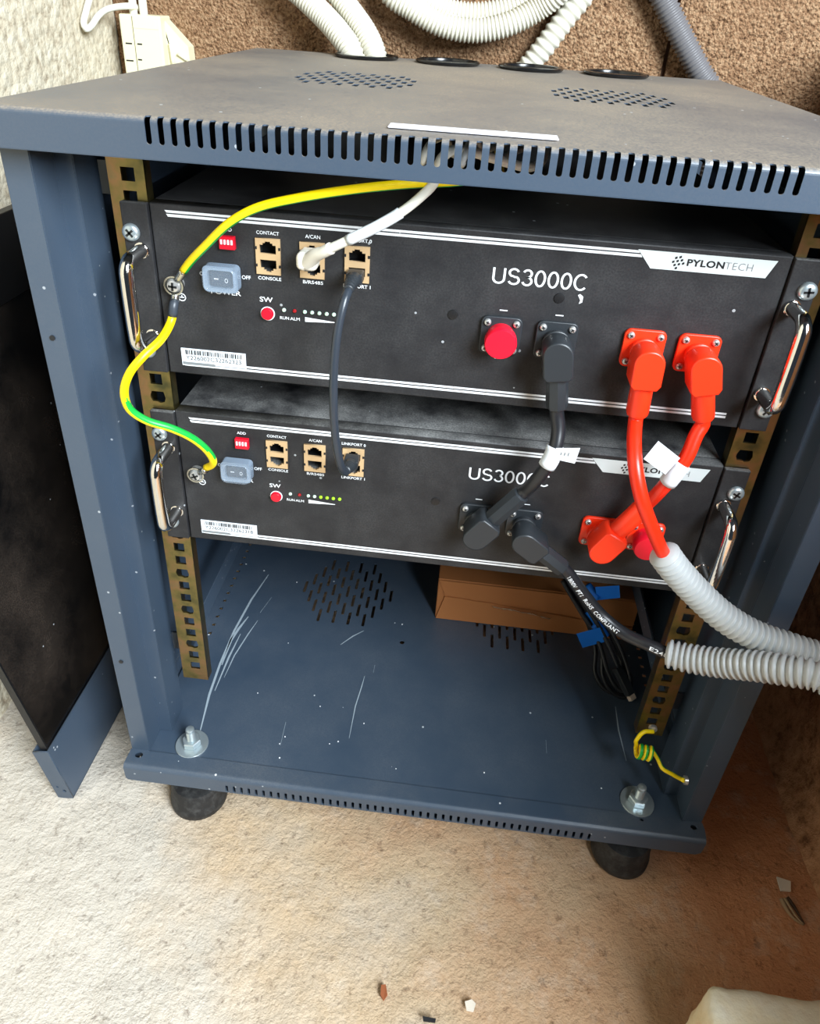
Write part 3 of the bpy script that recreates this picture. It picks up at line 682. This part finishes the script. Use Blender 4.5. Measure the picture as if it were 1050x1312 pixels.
# conduits leading out to the right
CG = 'ribbed conduits carrying the power cables'
end1 = [V((.355, -.080, -.142)), V((.395, -.14, -.165)), V((.425, -.24, -.24)), V((.432, -.40, -.38)), V((.432, -.55, -.485)), V((.432, -.72, GZ+.014))]
end2 = [V((.325, -.124, -.152)), V((.365, -.190, -.190)), V((.390, -.285, -.265)), V((.400, -.42, -.38)), V((.400, -.57, -.485)), V((.400, -.74, GZ+.014))]
k1 = tag(mk('conduit', corrugated_me([U(849, 708, y=-.057), U(862, 726, y=-.056), U(888, 755, y=-.056), U(925, 789, y=-.060), U(965, 813, y=-.064), U(1010, 829, y=-.067), U(1052, 841, y=-.070)]+end1, .0122, .0053), CONDG, loc=U(849, 708, y=-.057), smooth=0), 'grey white ribbed conduit around the orange red cable', 'conduit', CG)
k2 = tag(mk('conduit', corrugated_me([U(854, 837, y=-.052), U(880, 843, y=-.058), U(920, 849, y=-.069), U(965, 853, y=-.083), U(1010, 859, y=-.096), U(1052, 868, y=-.106)]+end2, .0122, .0053), CONDG, loc=U(854, 837, y=-.052)), 'grey white ribbed conduit around the black printed cable', 'conduit', CG)
# ------------------------------------------------------------------ earth wires
def stripe(seg, f0, f1): return lambda j, i: 1 if f0 <= j/seg < f1 else 0
def lug(parent, c, d, L=.016):
    """ring terminal round c with a barrel along d (XZ plane)"""
    d = V(d).normalized(); ring = remap(plate_me(circ(0, 0, .0074, 24), [circ(0, 0, .0062, 18)], .0012), lambda q: V((c.x+q.x, c.y-q.z, c.z+q.y)))
    r = mk('ring_terminal', ring, LUG, parent); a = c+d*.0065; b = c+d*L+V((0, -.002, 0))
    mk('barrel', tube_me(spline([a, a.lerp(b, .5), b], .002), .0030, 12), LUG, r); return b
SZ1, SZ2 = .0750, OFF2+.0750
t = thing('earth_wire', 'yellow and green earth wire rising from upper battery stud under the cabinet top', 'wire', (-.2068, -.008, SZ1))
b = lug(t, V((-.2068, -.0066, SZ1)), U(240, 340, y=-.008)-V((-.2068, -.008, SZ1)))
pts = [b, U(243, 336, y=-.013), U(262, 316, y=-.022), U(296, 284, y=-.032), U(330, 266, y=-.036), U(380, 254, y=-.036), U(450, 243, y=-.033), U(520, 236, y=-.028), U(580, 233, y=-.022), U(612, 229, y=-.012), V((.02, .02, .164)), V((.02, .10, .166)), V((.03, .28, .150)), V((.036, .43, .150)), V((0, 0, 0)), V((0, 0, 0))]
mk('wire_sheath', tube_me(spline(pts[:-2]+[V((.042, .49, .14))], .003), .0030, 12, dsplit=lambda n, f: 1 if n.dot(V((.15, -.10, -.98))) > .72 else 0), [YEL, GRN], t)
t = thing('earth_wire', 'yellow and green earth wire looping from upper battery stud to lower battery stud', 'wire', (-.2068, -.0085, SZ1))
b = lug(t, V((-.2068, -.0054, SZ1)), V((-.0002, 0, -1)), .014)
s_ = mk('heat_shrink', tube_me(spline([b+V((0, 0, .002)), U(223, 388, y=-.010), U(221, 405, y=-.012)], .003), .0034, 12), SHRINK, t)
e = V((-.2068, -.0062, SZ2)); d2 = U(276, 588, y=-.010)-e
pts = [U(222, 398, y=-.011), U(219, 412, y=-.014), U(206, 435, y=-.030), U(184, 456, y=-.045), U(166, 478, y=-.052), U(159, 502, y=-.054), U(166, 524, y=-.052), U(188, 539, y=-.047), U(220, 549, y=-.040), U(247, 562, y=-.032), U(265, 577, y=-.025), U(273, 590, y=-.019), U(271, 596, y=-.014), U(264, 599, y=-.010)]
mk('wire_sheath', tube_me(spline(pts, .003), .0031, 16, dsplit=lambda n, f: 1 if (.40 < f < .93 and n.dot(V((.42, -.35, .84)).normalized()) > .45) else 0), [YEL, GRN], t)
lug(t, e, U(268, 598, y=-.008)-e, .014)
t = thing('earth_wire', 'thin coiled yellow green earth wire screwed to right rail foot', 'wire', U(836, 934, y=.0))
c = U(836, 934, y=.0005); w0 = U(880, 1000, x=.2618)
mk('terminal_screw', lathe_me([(.0042, 0), (.0042, .003), (.002, .004)], 14, 'Y'), BRIGHT, t, loc=c+V((0, .002, 0)), keep=True)
mk('terminal_screw', lathe_me([(.0042, -.003), (.0042, .0), (.002, .001)], 14, 'X'), BRIGHT, t, loc=w0, keep=True)
A = U(815, 962, y=-.012); B = U(834, 966, y=-.016); ax = (B-A); coil = []
for k in range(37):
    a = 2*math.pi*k/12+1.2; coil.append(A.lerp(B, k/36)+V((0, math.sin(a)*.0052, math.cos(a)*.0068)))
pts = [c+V((0, -.003, 0)), U(824, 938, y=-.006), U(815, 948, y=-.010)]+coil+[U(842, 972, y=-.014), U(848, 984, y=-.020), U(861, 992, x=.2565), w0+V((-.004, -.001, .001))]
mk('wire_sheath', tube_me(spline(pts, .0015), .0021, 10, split=stripe(10, .1, .4)), [YEL, GRN], t)
# ------------------------------------------------------------------ data cables
def rj_plug(parent, x, z, tip_y, m, pm, drop):
    p = box('data_plug', (x-.0057, x+.0057, tip_y, -.0032, z-.0039, z+.0039), pm, parent, .0008, 1)
    return p
t = thing('data_cable', 'black network cable hanging from upper link port to lower link port', 'cable', (-.0723, -.02, .0950))
rj_plug(t, -.0723, .0950, -.016, BLKC, BLKP, 0); rj_plug(t, -.0723, OFF2+.1076, -.016, BLKC, BLKP, 0)
a0, a1 = V((-.0723, -.015, .0950)), U(446, 372, y=-.034)
z0_, z1_ = V((-.0723, -.015, OFF2+.1076)), U(443, 603, y=-.032)
def boot(parent, a, b, m, r0=.0058, r1=.0036, n=26, rings=True):
    path = spline([a, a.lerp(b, .45)+V((0, -.003, .001)), b], (b-a).length/n)
    mk('boot', tube_me(path, 1, 14, rf=lambda i: (r0+(r1-r0)*i/len(path))*(1-.10*((i//2) % 2 if rings and i > 8 else 0))), m, parent)
boot(t, a0, a1, BLKP); boot(t, z0_, z1_, BLKP)
pts = [a1.lerp(a0, .1), U(441, 386, y=-.040), U(433, 420, y=-.046), U(428, 465, y=-.050), U(427, 515, y=-.052), U(429, 555, y=-.050), U(433, 582, y=-.047), U(438, 600, y=-.041), z1_+V((0, -.001, -.001)), z1_.lerp(z0_, .1)]
mk('sheath', tube_me(spline(pts, .003), .0031, 12), mat('dark_network_cable', (44, 50, 58), .32), t)
t = thing('data_cable', 'white network cable plugged into upper battery and rising under the cabinet top', 'cable', (-.1046, -.02, .1076))
rj_plug(t, -.1046, .1076, -.012, WCAB, WPLUG, 0)
e = U(424, 318, y=-.034)
box('boot', (-.1117, -.0967, -.0235, -.0085, .1000, .1128), WPLUG, t, .0042, 4)
path = spline([V((-.1045, -.018, .1050)), U(404, 327, y=-.026), U(414, 323, y=-.031), e], .0014)
N_ = len(path); mk('strain_relief', tube_me(path, 1, 16, rf=lambda i: .0058-.0018*min(1, i/(N_*.7))), WPLUG, t)
pts = [path[-4], e, U(450, 306, y=-.037), U(485, 289, y=-.037), U(515, 271, y=-.034), U(540, 251, y=-.031), U(556, 234, y=-.030), U(560, 215, y=-.032), U(568, 200, y=-.036), U(582, 192, y=-.030), V((.040, .02, .172)), V((.058, .12, .170)), V((.070, .30, .16)), V((.075, .49, .14))]
sp = spline(pts, .003); mk('sheath', tube_me(sp, .0031, 12), WCAB, t)
n0 = 4; mk('sleeve_end', tube_me(sp[6:20], .0037, 12), mat('clear_tube', (206, 212, 216), .25), t)
# inner cable loops seen through the top slots
for k, (q, m, rr, lab) in enumerate((([(541, 205), (548, 188), (560, 172), (572, 176), (578, 196)], WCAB, .0022, 'thin white wire bent behind the top slots'), ([(592, 208), (598, 190), (604, 178), (612, 182), (616, 200)], CONDG, .0022, 'thin grey wire bent behind the top slots'))):
    P = [U(x, y, y=-.030+.004*i) for i, (x, y) in enumerate(q)]; P = [P[0]+V((0, .02, -.004))]+P+[V((P[-1].x+.05, .12, .178)), V((P[-1].x+.09, .40, .172))]
    P = [V((p.x, p.y, min(p.z, ZTOP-.006))) for p in P]
    tag(mk('loose_wire', tube_me(spline(P, .003), rr, 10), m, loc=P[1]), lab, 'wire')
# ------------------------------------------------------------------ things on the cabinet floor
ZB = ZFL-.0005
bx0, bx1, by0, by1, bz1 = .008, .262, .201, .400, -.3665
t = thing('cardboard_box', 'torn brown cardboard box lying at the back of the cabinet floor', 'box', (.13, .30, ZB))
box('carton', (bx0, bx1, by0+.0015, by1, ZB, bz1), CARD, t, .001, 1)
zm = (ZB+bz1)/2+.004
lo = [(bx0+.001, ZB+.001)]+[(bx1-.001, ZB+.001), (bx1-.001, zm-.014)]
for k in range(12): u = k/11; lo.append((bx1-.03-(bx1-bx0-.04)*u, zm-.0125+.016*u+random.uniform(-.0015, .001)))
mk('lower_flap', tri_prism(lo, by0-.0012, by0+.0014), CARD, t)
hi = [(bx0+.001, bz1-.001), (bx1-.001, bz1-.001), (bx1-.001, zm-.011)]
for k in range(12): u = k/11; hi.append((bx1-.03-(bx1-bx0-.04)*u, zm-.0105+.016*u+random.uniform(-.001, .0015)))
mk('upper_flap', tri_prism(hi[:2]+hi[2:], by0-.0004, by0+.0014), CARD, t)
for i in range(6):
    x = bx0+.072+i*.0125; z = zm-.003-i*.0016; r = .004
    mk('torn_edge', mesh([(x, by0-.002, z), (x+.014, by0-.0022, z-.003+random.uniform(-.001, .001)), (x+.011, by0-.009, z+random.uniform(.002, .007)), (x+.001, by0-.008, z+random.uniform(.002, .007))], [(0, 1, 2, 3)]), TORN, t)
t = thing('cable_bundle', 'coiled black network cable with blue tags leaning on the cardboard box', 'cable', U(790, 893, z=ZB))
def bpt(px, py, lift=0):   # along the leaning bundle: from the floor up to the box edge
    f = max(0., min(1., (893-py)/145.)); return U(px, py, y=.112+.080*f-lift)
loops = [[(722, 742), (745, 780), (762, 830), (762, 862), (774, 884), (792, 897), (804, 886), (796, 850), (780, 810), (752, 770), (730, 742)],
         [(726, 744), (752, 785), (770, 835), (772, 866), (785, 888), (802, 893), (808, 872), (794, 838), (772, 795), (748, 762), (728, 740)],
         [(720, 744), (740, 778), (766, 822), (780, 865), (794, 885), (806, 878), (800, 845), (782, 808), (760, 775), (735, 748)],
         [(728, 746), (750, 776), (772, 812), (786, 842), (792, 856)]]
for k, lp in enumerate(loops):
    P = [bpt(x, y, .004+.003*k) for x, y in lp]; P = [V((p.x, min(p.y, .188 if p.z > bz1-.09 else .19), max(p.z, ZB+.0035))) for p in P]
    mk('cable_loop', tube_me(spline(P, .004), .0027, 10), BLKC, t)
for k, (a, b, c, d, px) in enumerate((((762, 752), (793, 750), (794, 766), (765, 769), (757, 760)), ((766, 788), (778, 790), (787, 802), (776, 806), (762, 790)), ((738, 812), (768, 804), (776, 822), (746, 830), (768, 808)))):
    f = (893-a[1])/145.; yy = .112+.080*min(1, f)-.017
    fl_ = [U(*q, y=yy) for q in (a, b, c, d)]
    P = [bpt(px[0]-7, px[1]-9, .008), bpt(px[0], px[1], .008), bpt(px[0]+6, px[1]+9, .008)]
    wrap_tag(t, P, fl_, BLUE, .0072, 'blue_tag', False)
a, b = bpt(790, 855, .012), bpt(807, 890, .012); b.z = max(b.z, ZB+.006)
me = box_me(-.0055, .0055, -.004, .004, 0, (b-a).length, .0008, 1); me.transform(Matrix.Translation(a) @ rot_to(b-a)); mk('data_plug', me, BLKP, t)
bb = b+(b-a).normalized()*.0005; me = box_me(-.0045, .0045, -.003, .003, 0, .006, .0006, 1); me.transform(Matrix.Translation(bb) @ rot_to(b-a)); mk('plug_tip', me, mat('clear_plug_tip', (210, 190, 176), .2), t)
# ------------------------------------------------------------------ door leaning by the left wall
dy0, dy1 = -.048, .50; lean = math.radians(10.0); DB = V((-.3735, 0, GZ+.001)); DH, DT = .585, .026
def dr(c):     # door space: x = thickness towards the cabinet (0 = inner face), y = world y, z = height
    return V((DB.x+c.x*math.cos(lean)-c.z*math.sin(lean), c.y, DB.z+c.z*math.cos(lean)+c.x*math.sin(lean)+DT*0))
door = thing('cabinet_door', 'loose black glass cabinet door with steel edge strip leaning by the pale wall', 'door', (-.42, .22, GZ))
KW = dict(keep=False)
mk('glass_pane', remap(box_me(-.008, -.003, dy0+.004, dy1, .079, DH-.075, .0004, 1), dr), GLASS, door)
st = mk('bottom_strip', remap(box_me(-.0015, 0, dy0+.001, dy1, 0, .080, 0), dr), CAB, door)
mk('strip_end', remap(remap(plate_me(rect(-.018, 0, 0, .080), [circ(-.006, .013, .0022, 10), circ(-.012, .020, .0016, 10)], .0015), lambda c: V((c.x, dy0+c.z, c.y))), dr), CAB, st)
mk('strip_underside', remap(box_me(-.018, 0, dy0+.001, dy1, 0, .0015), dr), CAB, st)
mk('strip_back', remap(box_me(-.018, -.0165, dy0+.001, dy1, 0, .080), dr), CAB, st)
mk('top_strip', remap(box_me(-.018, 0, dy0, dy1, DH-.080, DH, .001), dr), CASEIN, door)
mk('edge_trim', remap(box_me(-.0098, -.0020, dy0+.0025, dy0+.0045, .080, DH-.080), dr), CASEIN, door)
# ------------------------------------------------------------------ wall fittings and conduits behind
t = thing('junction_box', 'cream plastic junction box on the wall beside the pale corner', 'junction box', (-.45, .55, .10))
yb = .562; a, b = U(151, 17, y=yb), U(204, 18, y=yb)
box('housing', (a.x, b.x, yb, YB-.002, .06, a.z), CREAM, t, .002, 2)
q = U(168, 17, y=yb); box('cover_seam', (q.x-.0004, q.x+.0004, yb-.0004, yb+.0002, .07, a.z-.002), CREAMLINE, t)
q0, q1 = U(168, 36, y=yb), U(203, 38, y=yb); box('cover_seam', (q0.x, q1.x, yb-.0003, yb+.0002, q1.z-.0004, q1.z+.0003), mat('cream_seam', (206, 200, 166), .6), t)
for x0, x1, y in ((161, 169, 55), (176, 182, 56), (162, 171, 77), (177, 182, 76)): p, r = U(x0, y, y=yb), U(x1, y+.5, y=yb); box('latch_slot', (p.x, r.x, yb-.0005, yb+.0002, p.z-.0011, p.z+.0006), INK, t)
yw = .578; p0, p1, p2 = U(204, 20, y=yw), U(241, 60, y=yw), U(243, 76, y=yw)
mk('side_wing', tri_prism([(b.x-.004, p0.z), (p0.x+.001, p0.z), (p1.x, p1.z), (p2.x, p2.z), (p2.x, .07), (b.x-.004, .07)], yw, YB-.001), CREAM, t)
p, r = U(228, 69, y=yw), U(240, 77, y=yw); mk('wing_ridge', tube_me(spline([p+V((0, -.002, 0)), r+V((0, -.002, 0))], .01), .0018, 8), CREAM, t)
p, r = U(219, 56, y=yw), U(222, 74, y=yw); mk('wing_ridge', tube_me(spline([p+V((0, -.002, 0)), r+V((0, -.002, -.01))], .01), .0028, 8), CREAM, t)
for x0, lab in ((171, 'white cable entering the junction box nearer the pale wall'), (184, 'white cable entering the junction box nearer the brown blocks')):
    p = U(x0, 16, y=.58); tag(mk('supply_cable', tube_me(spline([p+V((0, 0, -.02)), p, p+V((-.001, .004, .12)), p+V((.004, .008, .80))], .01), .0052, 12), WCAB, loc=p), lab, 'cable')
wx = XL+.006
P = [U(118, -60, x=wx), U(116, -10, x=wx), U(110, 15, x=wx), U(107, 30, x=wx), U(110, 37, x=wx+.002), U(117, 33, x=wx+.003), U(126, 20, x=wx+.006), U(140, 11, x=wx+.010), V((-.474, .565, .234)), V((-.470, .590, .232))]
tag(mk('thin_cable', tube_me(spline(P, .004), .0040, 10), WCAB, loc=P[3]), 'thin cream cable hooked in a loop on the pale wall', 'cable')
def cond(pts, r, pitch, m, label, group='ribbed conduits on the back wall', seg=20):
    return tag(mk('conduit', corrugated_me(pts, r, pitch, r*.15, seg), m, loc=pts[0]), label, 'conduit', group)
h = HOLES[0]
cond([V((-.158, .497, .10)), V((-.158, .498, .17)), U(452, 70, y=.500), U(436, 45, y=.515), U(414, 20, y=.535), U(388, -5, y=.550), U(350, -40, y=.560), V((-.33, .565, .42)), V((-.37, .575, .65)), V((-.38, .58, 1.05))], .0150, .0052, CONDW, 'ivory ribbed conduit dropping into the cabinet top, the one nearer the junction box')
cond([V((-.128, .497, .10)), V((-.128, .498, .17)), U(481, 72, y=.500), U(470, 45, y=.515), U(452, 18, y=.535), U(432, -8, y=.550), U(405, -40, y=.562), V((-.23, .568, .44)), V((-.26, .575, .66)), V((-.27, .58, 1.05))], .0142, .0052, CONDW, 'ivory ribbed conduit dropping into the cabinet top, the one nearer the hanging loops')
cond([V((-.13, .580, 1.05)), V((-.125, .580, .70)), V((-.118, .576, .42)), U(495, -18, y=.566), U(530, 12, y=.560), U(570, 33, y=.558), U(610, 39, y=.558), U(650, 31, y=.558), U(690, 10, y=.561), U(724, -20, y=.552), V((.150, .548, .42)), V((.158, .550, .70)), V((.158, .550, 1.05))], .0150, .0050, CONDW, 'lower ivory ribbed conduit hanging in a wide loop on the block wall')
cond([V((-.095, .583, 1.05)), V((-.09, .583, .70)), V((-.085, .581, .46)), U(510, -34, y=.578), U(540, -4, y=.576), U(575, 14, y=.576), U(610, 19, y=.576), U(650, 11, y=.576), U(690, -10, y=.577), U(728, -42, y=.579), V((.135, .581, .48)), V((.145, .583, .70)), V((.15, .583, 1.05))], .0150, .0050, CONDW, 'upper ivory ribbed conduit resting behind the lower hanging loop')
cond([V((.040, .578, .02)), U(662, 105, y=.578), U(683, 78, y=.577), U(703, 52, y=.576), U(722, 26, y=.577), U(744, -2, y=.579), U(770, -36, y=.580), V((.198, .582, .44)), V((.200, .583, .68)), V((.200, .583, 1.05))], .0150, .0098, CONDW, 'cream wide ribbed conduit rising behind the cabinet top')
cond([V((.33, .575, .02)), U(915, 128, y=.576), U(896, 92, y=.577), U(878, 58, y=.578), U(862, 26, y=.579), U(846, -8, y=.580), U(830, -45, y=.581), V((.245, .582, .46)), V((.250, .583, .70)), V((.250, .583, 1.05))], .0150, .0058, CONDD, 'dark grey ribbed conduit rising behind the cabinet corner')
# ------------------------------------------------------------------ stone and litter on the ground
def stone(x0, x1, y0, y1, z1):
    bm = bmesh.new(); add_box(bm, x0, x1, y0, y1, GZ, z1); bmesh.ops.recalc_face_normals(bm, faces=bm.faces)
    bmesh.ops.subdivide_edges(bm, edges=bm.edges[:], cuts=22, use_grid_fill=True)
    c = V(((x0+x1)/2, (y0+y1)/2, (GZ+z1)/2)); hs = V(((x1-x0)/2, (y1-y0)/2, (z1-GZ)/2))
    for v in bm.verts:
        d = v.co-c; q = V((d.x/hs.x, d.y/hs.y, d.z/hs.z)); R_ = .010     # rounded, worn edges
        inner = V([max(-(h-R_), min(h-R_, a)) for a, h in zip(d, hs)]); e = d-inner
        if e.length > 1e-6: d = inner+e.normalized()*R_ if sum(abs(t_) > 1e-6 for t_ in e) > 1 else d
        p = c+d; p += noise.noise_vector(p*30)*.0030+noise.noise_vector(p*90)*.0012; p.z = max(p.z, GZ-.001); v.co = p
    me = bm_mesh(bm); me.shade_smooth(); return me
ZS = GZ+.095; p = U(902, 1256, z=ZS)
tag(mk('building_stone', stone(p.x, p.x+.155, p.y-.20, p.y, ZS), STONE, loc=(p.x+.07, p.y-.1, GZ)), 'rough cream building stone lying on the ground by the right wall', 'stone')
def chip(px, label, m, pts, h, cat, lift=.002):
    vs = [U(*q, z=GZ+lift) for q in pts]; n = len(vs); up = V((0, 0, h)); allv = vs+[v+up*random.uniform(.6, 1.4) for v in vs]
    fs = [tuple(range(n)), tuple(range(2*n-1, n-1, -1))]+[(i, i+n, (i+1) % n+n, (i+1) % n) for i in range(n)]
    me = mesh(allv, fs); bm = bmesh.new(); bm.from_mesh(me); bmesh.ops.recalc_face_normals(bm, faces=bm.faces); bm.to_mesh(me); bm.free()
    return tag(mk(px, me, m, loc=vs[0]), label, cat)
chip('plaster_chip', 'small white plaster chip on the brown ground near the right wall', mat('plaster_white', (222, 212, 200), .8), [(994, 1124), (1012, 1130), (1012, 1143), (999, 1142)], .002, 'chip')
t = thing('wood_splinter', 'grey brown frayed wood splinter on the ground beside a white chip', 'splinter', U(1000, 1155, z=GZ))
WOOD = mat('weathered_wood', (150, 126, 98), .85); WOODD = mat('dark_wood', (72, 54, 40), .9)
for k, (pts, m, r) in enumerate((([(1001, 1152), (1008, 1166), (1018, 1178), (1029, 1185)], WOOD, .0026), ([(1008, 1150), (1017, 1162), (1024, 1174), (1030, 1184)], WOODD, .0022), ([(1005, 1151), (1013, 1164), (1022, 1177), (1029, 1184)], WOOD, .0018))):
    pa = spline([U(x, y, z=GZ+.004+.001*k) for x, y in pts], .003); mk('splinter_strand', tube_me(pa, 1, 8, rf=lambda i: r*(1-.7*i/len(pa))), m, t)
chip('stone_chip', 'small pale teardrop stone chip on the open ground before the cabinet', mat('chip_pale', (232, 222, 206), .8), [(595, 1284), (604, 1281), (609, 1287), (606, 1297), (597, 1295)], .002, 'chip')
chip('plastic_scrap', 'tiny black plastic scrap on the ground before the cabinet', INK, [(541, 1303), (558, 1306), (557, 1311), (542, 1309)], .0015, 'scrap')
chip('dry_leaf', 'tiny curled rust brown leaf on the sandy ground', mat('rust_leaf', (150, 84, 48), .8), [(488, 1263), (494, 1262), (496, 1276), (491, 1283), (487, 1276)], .002, 'leaf')
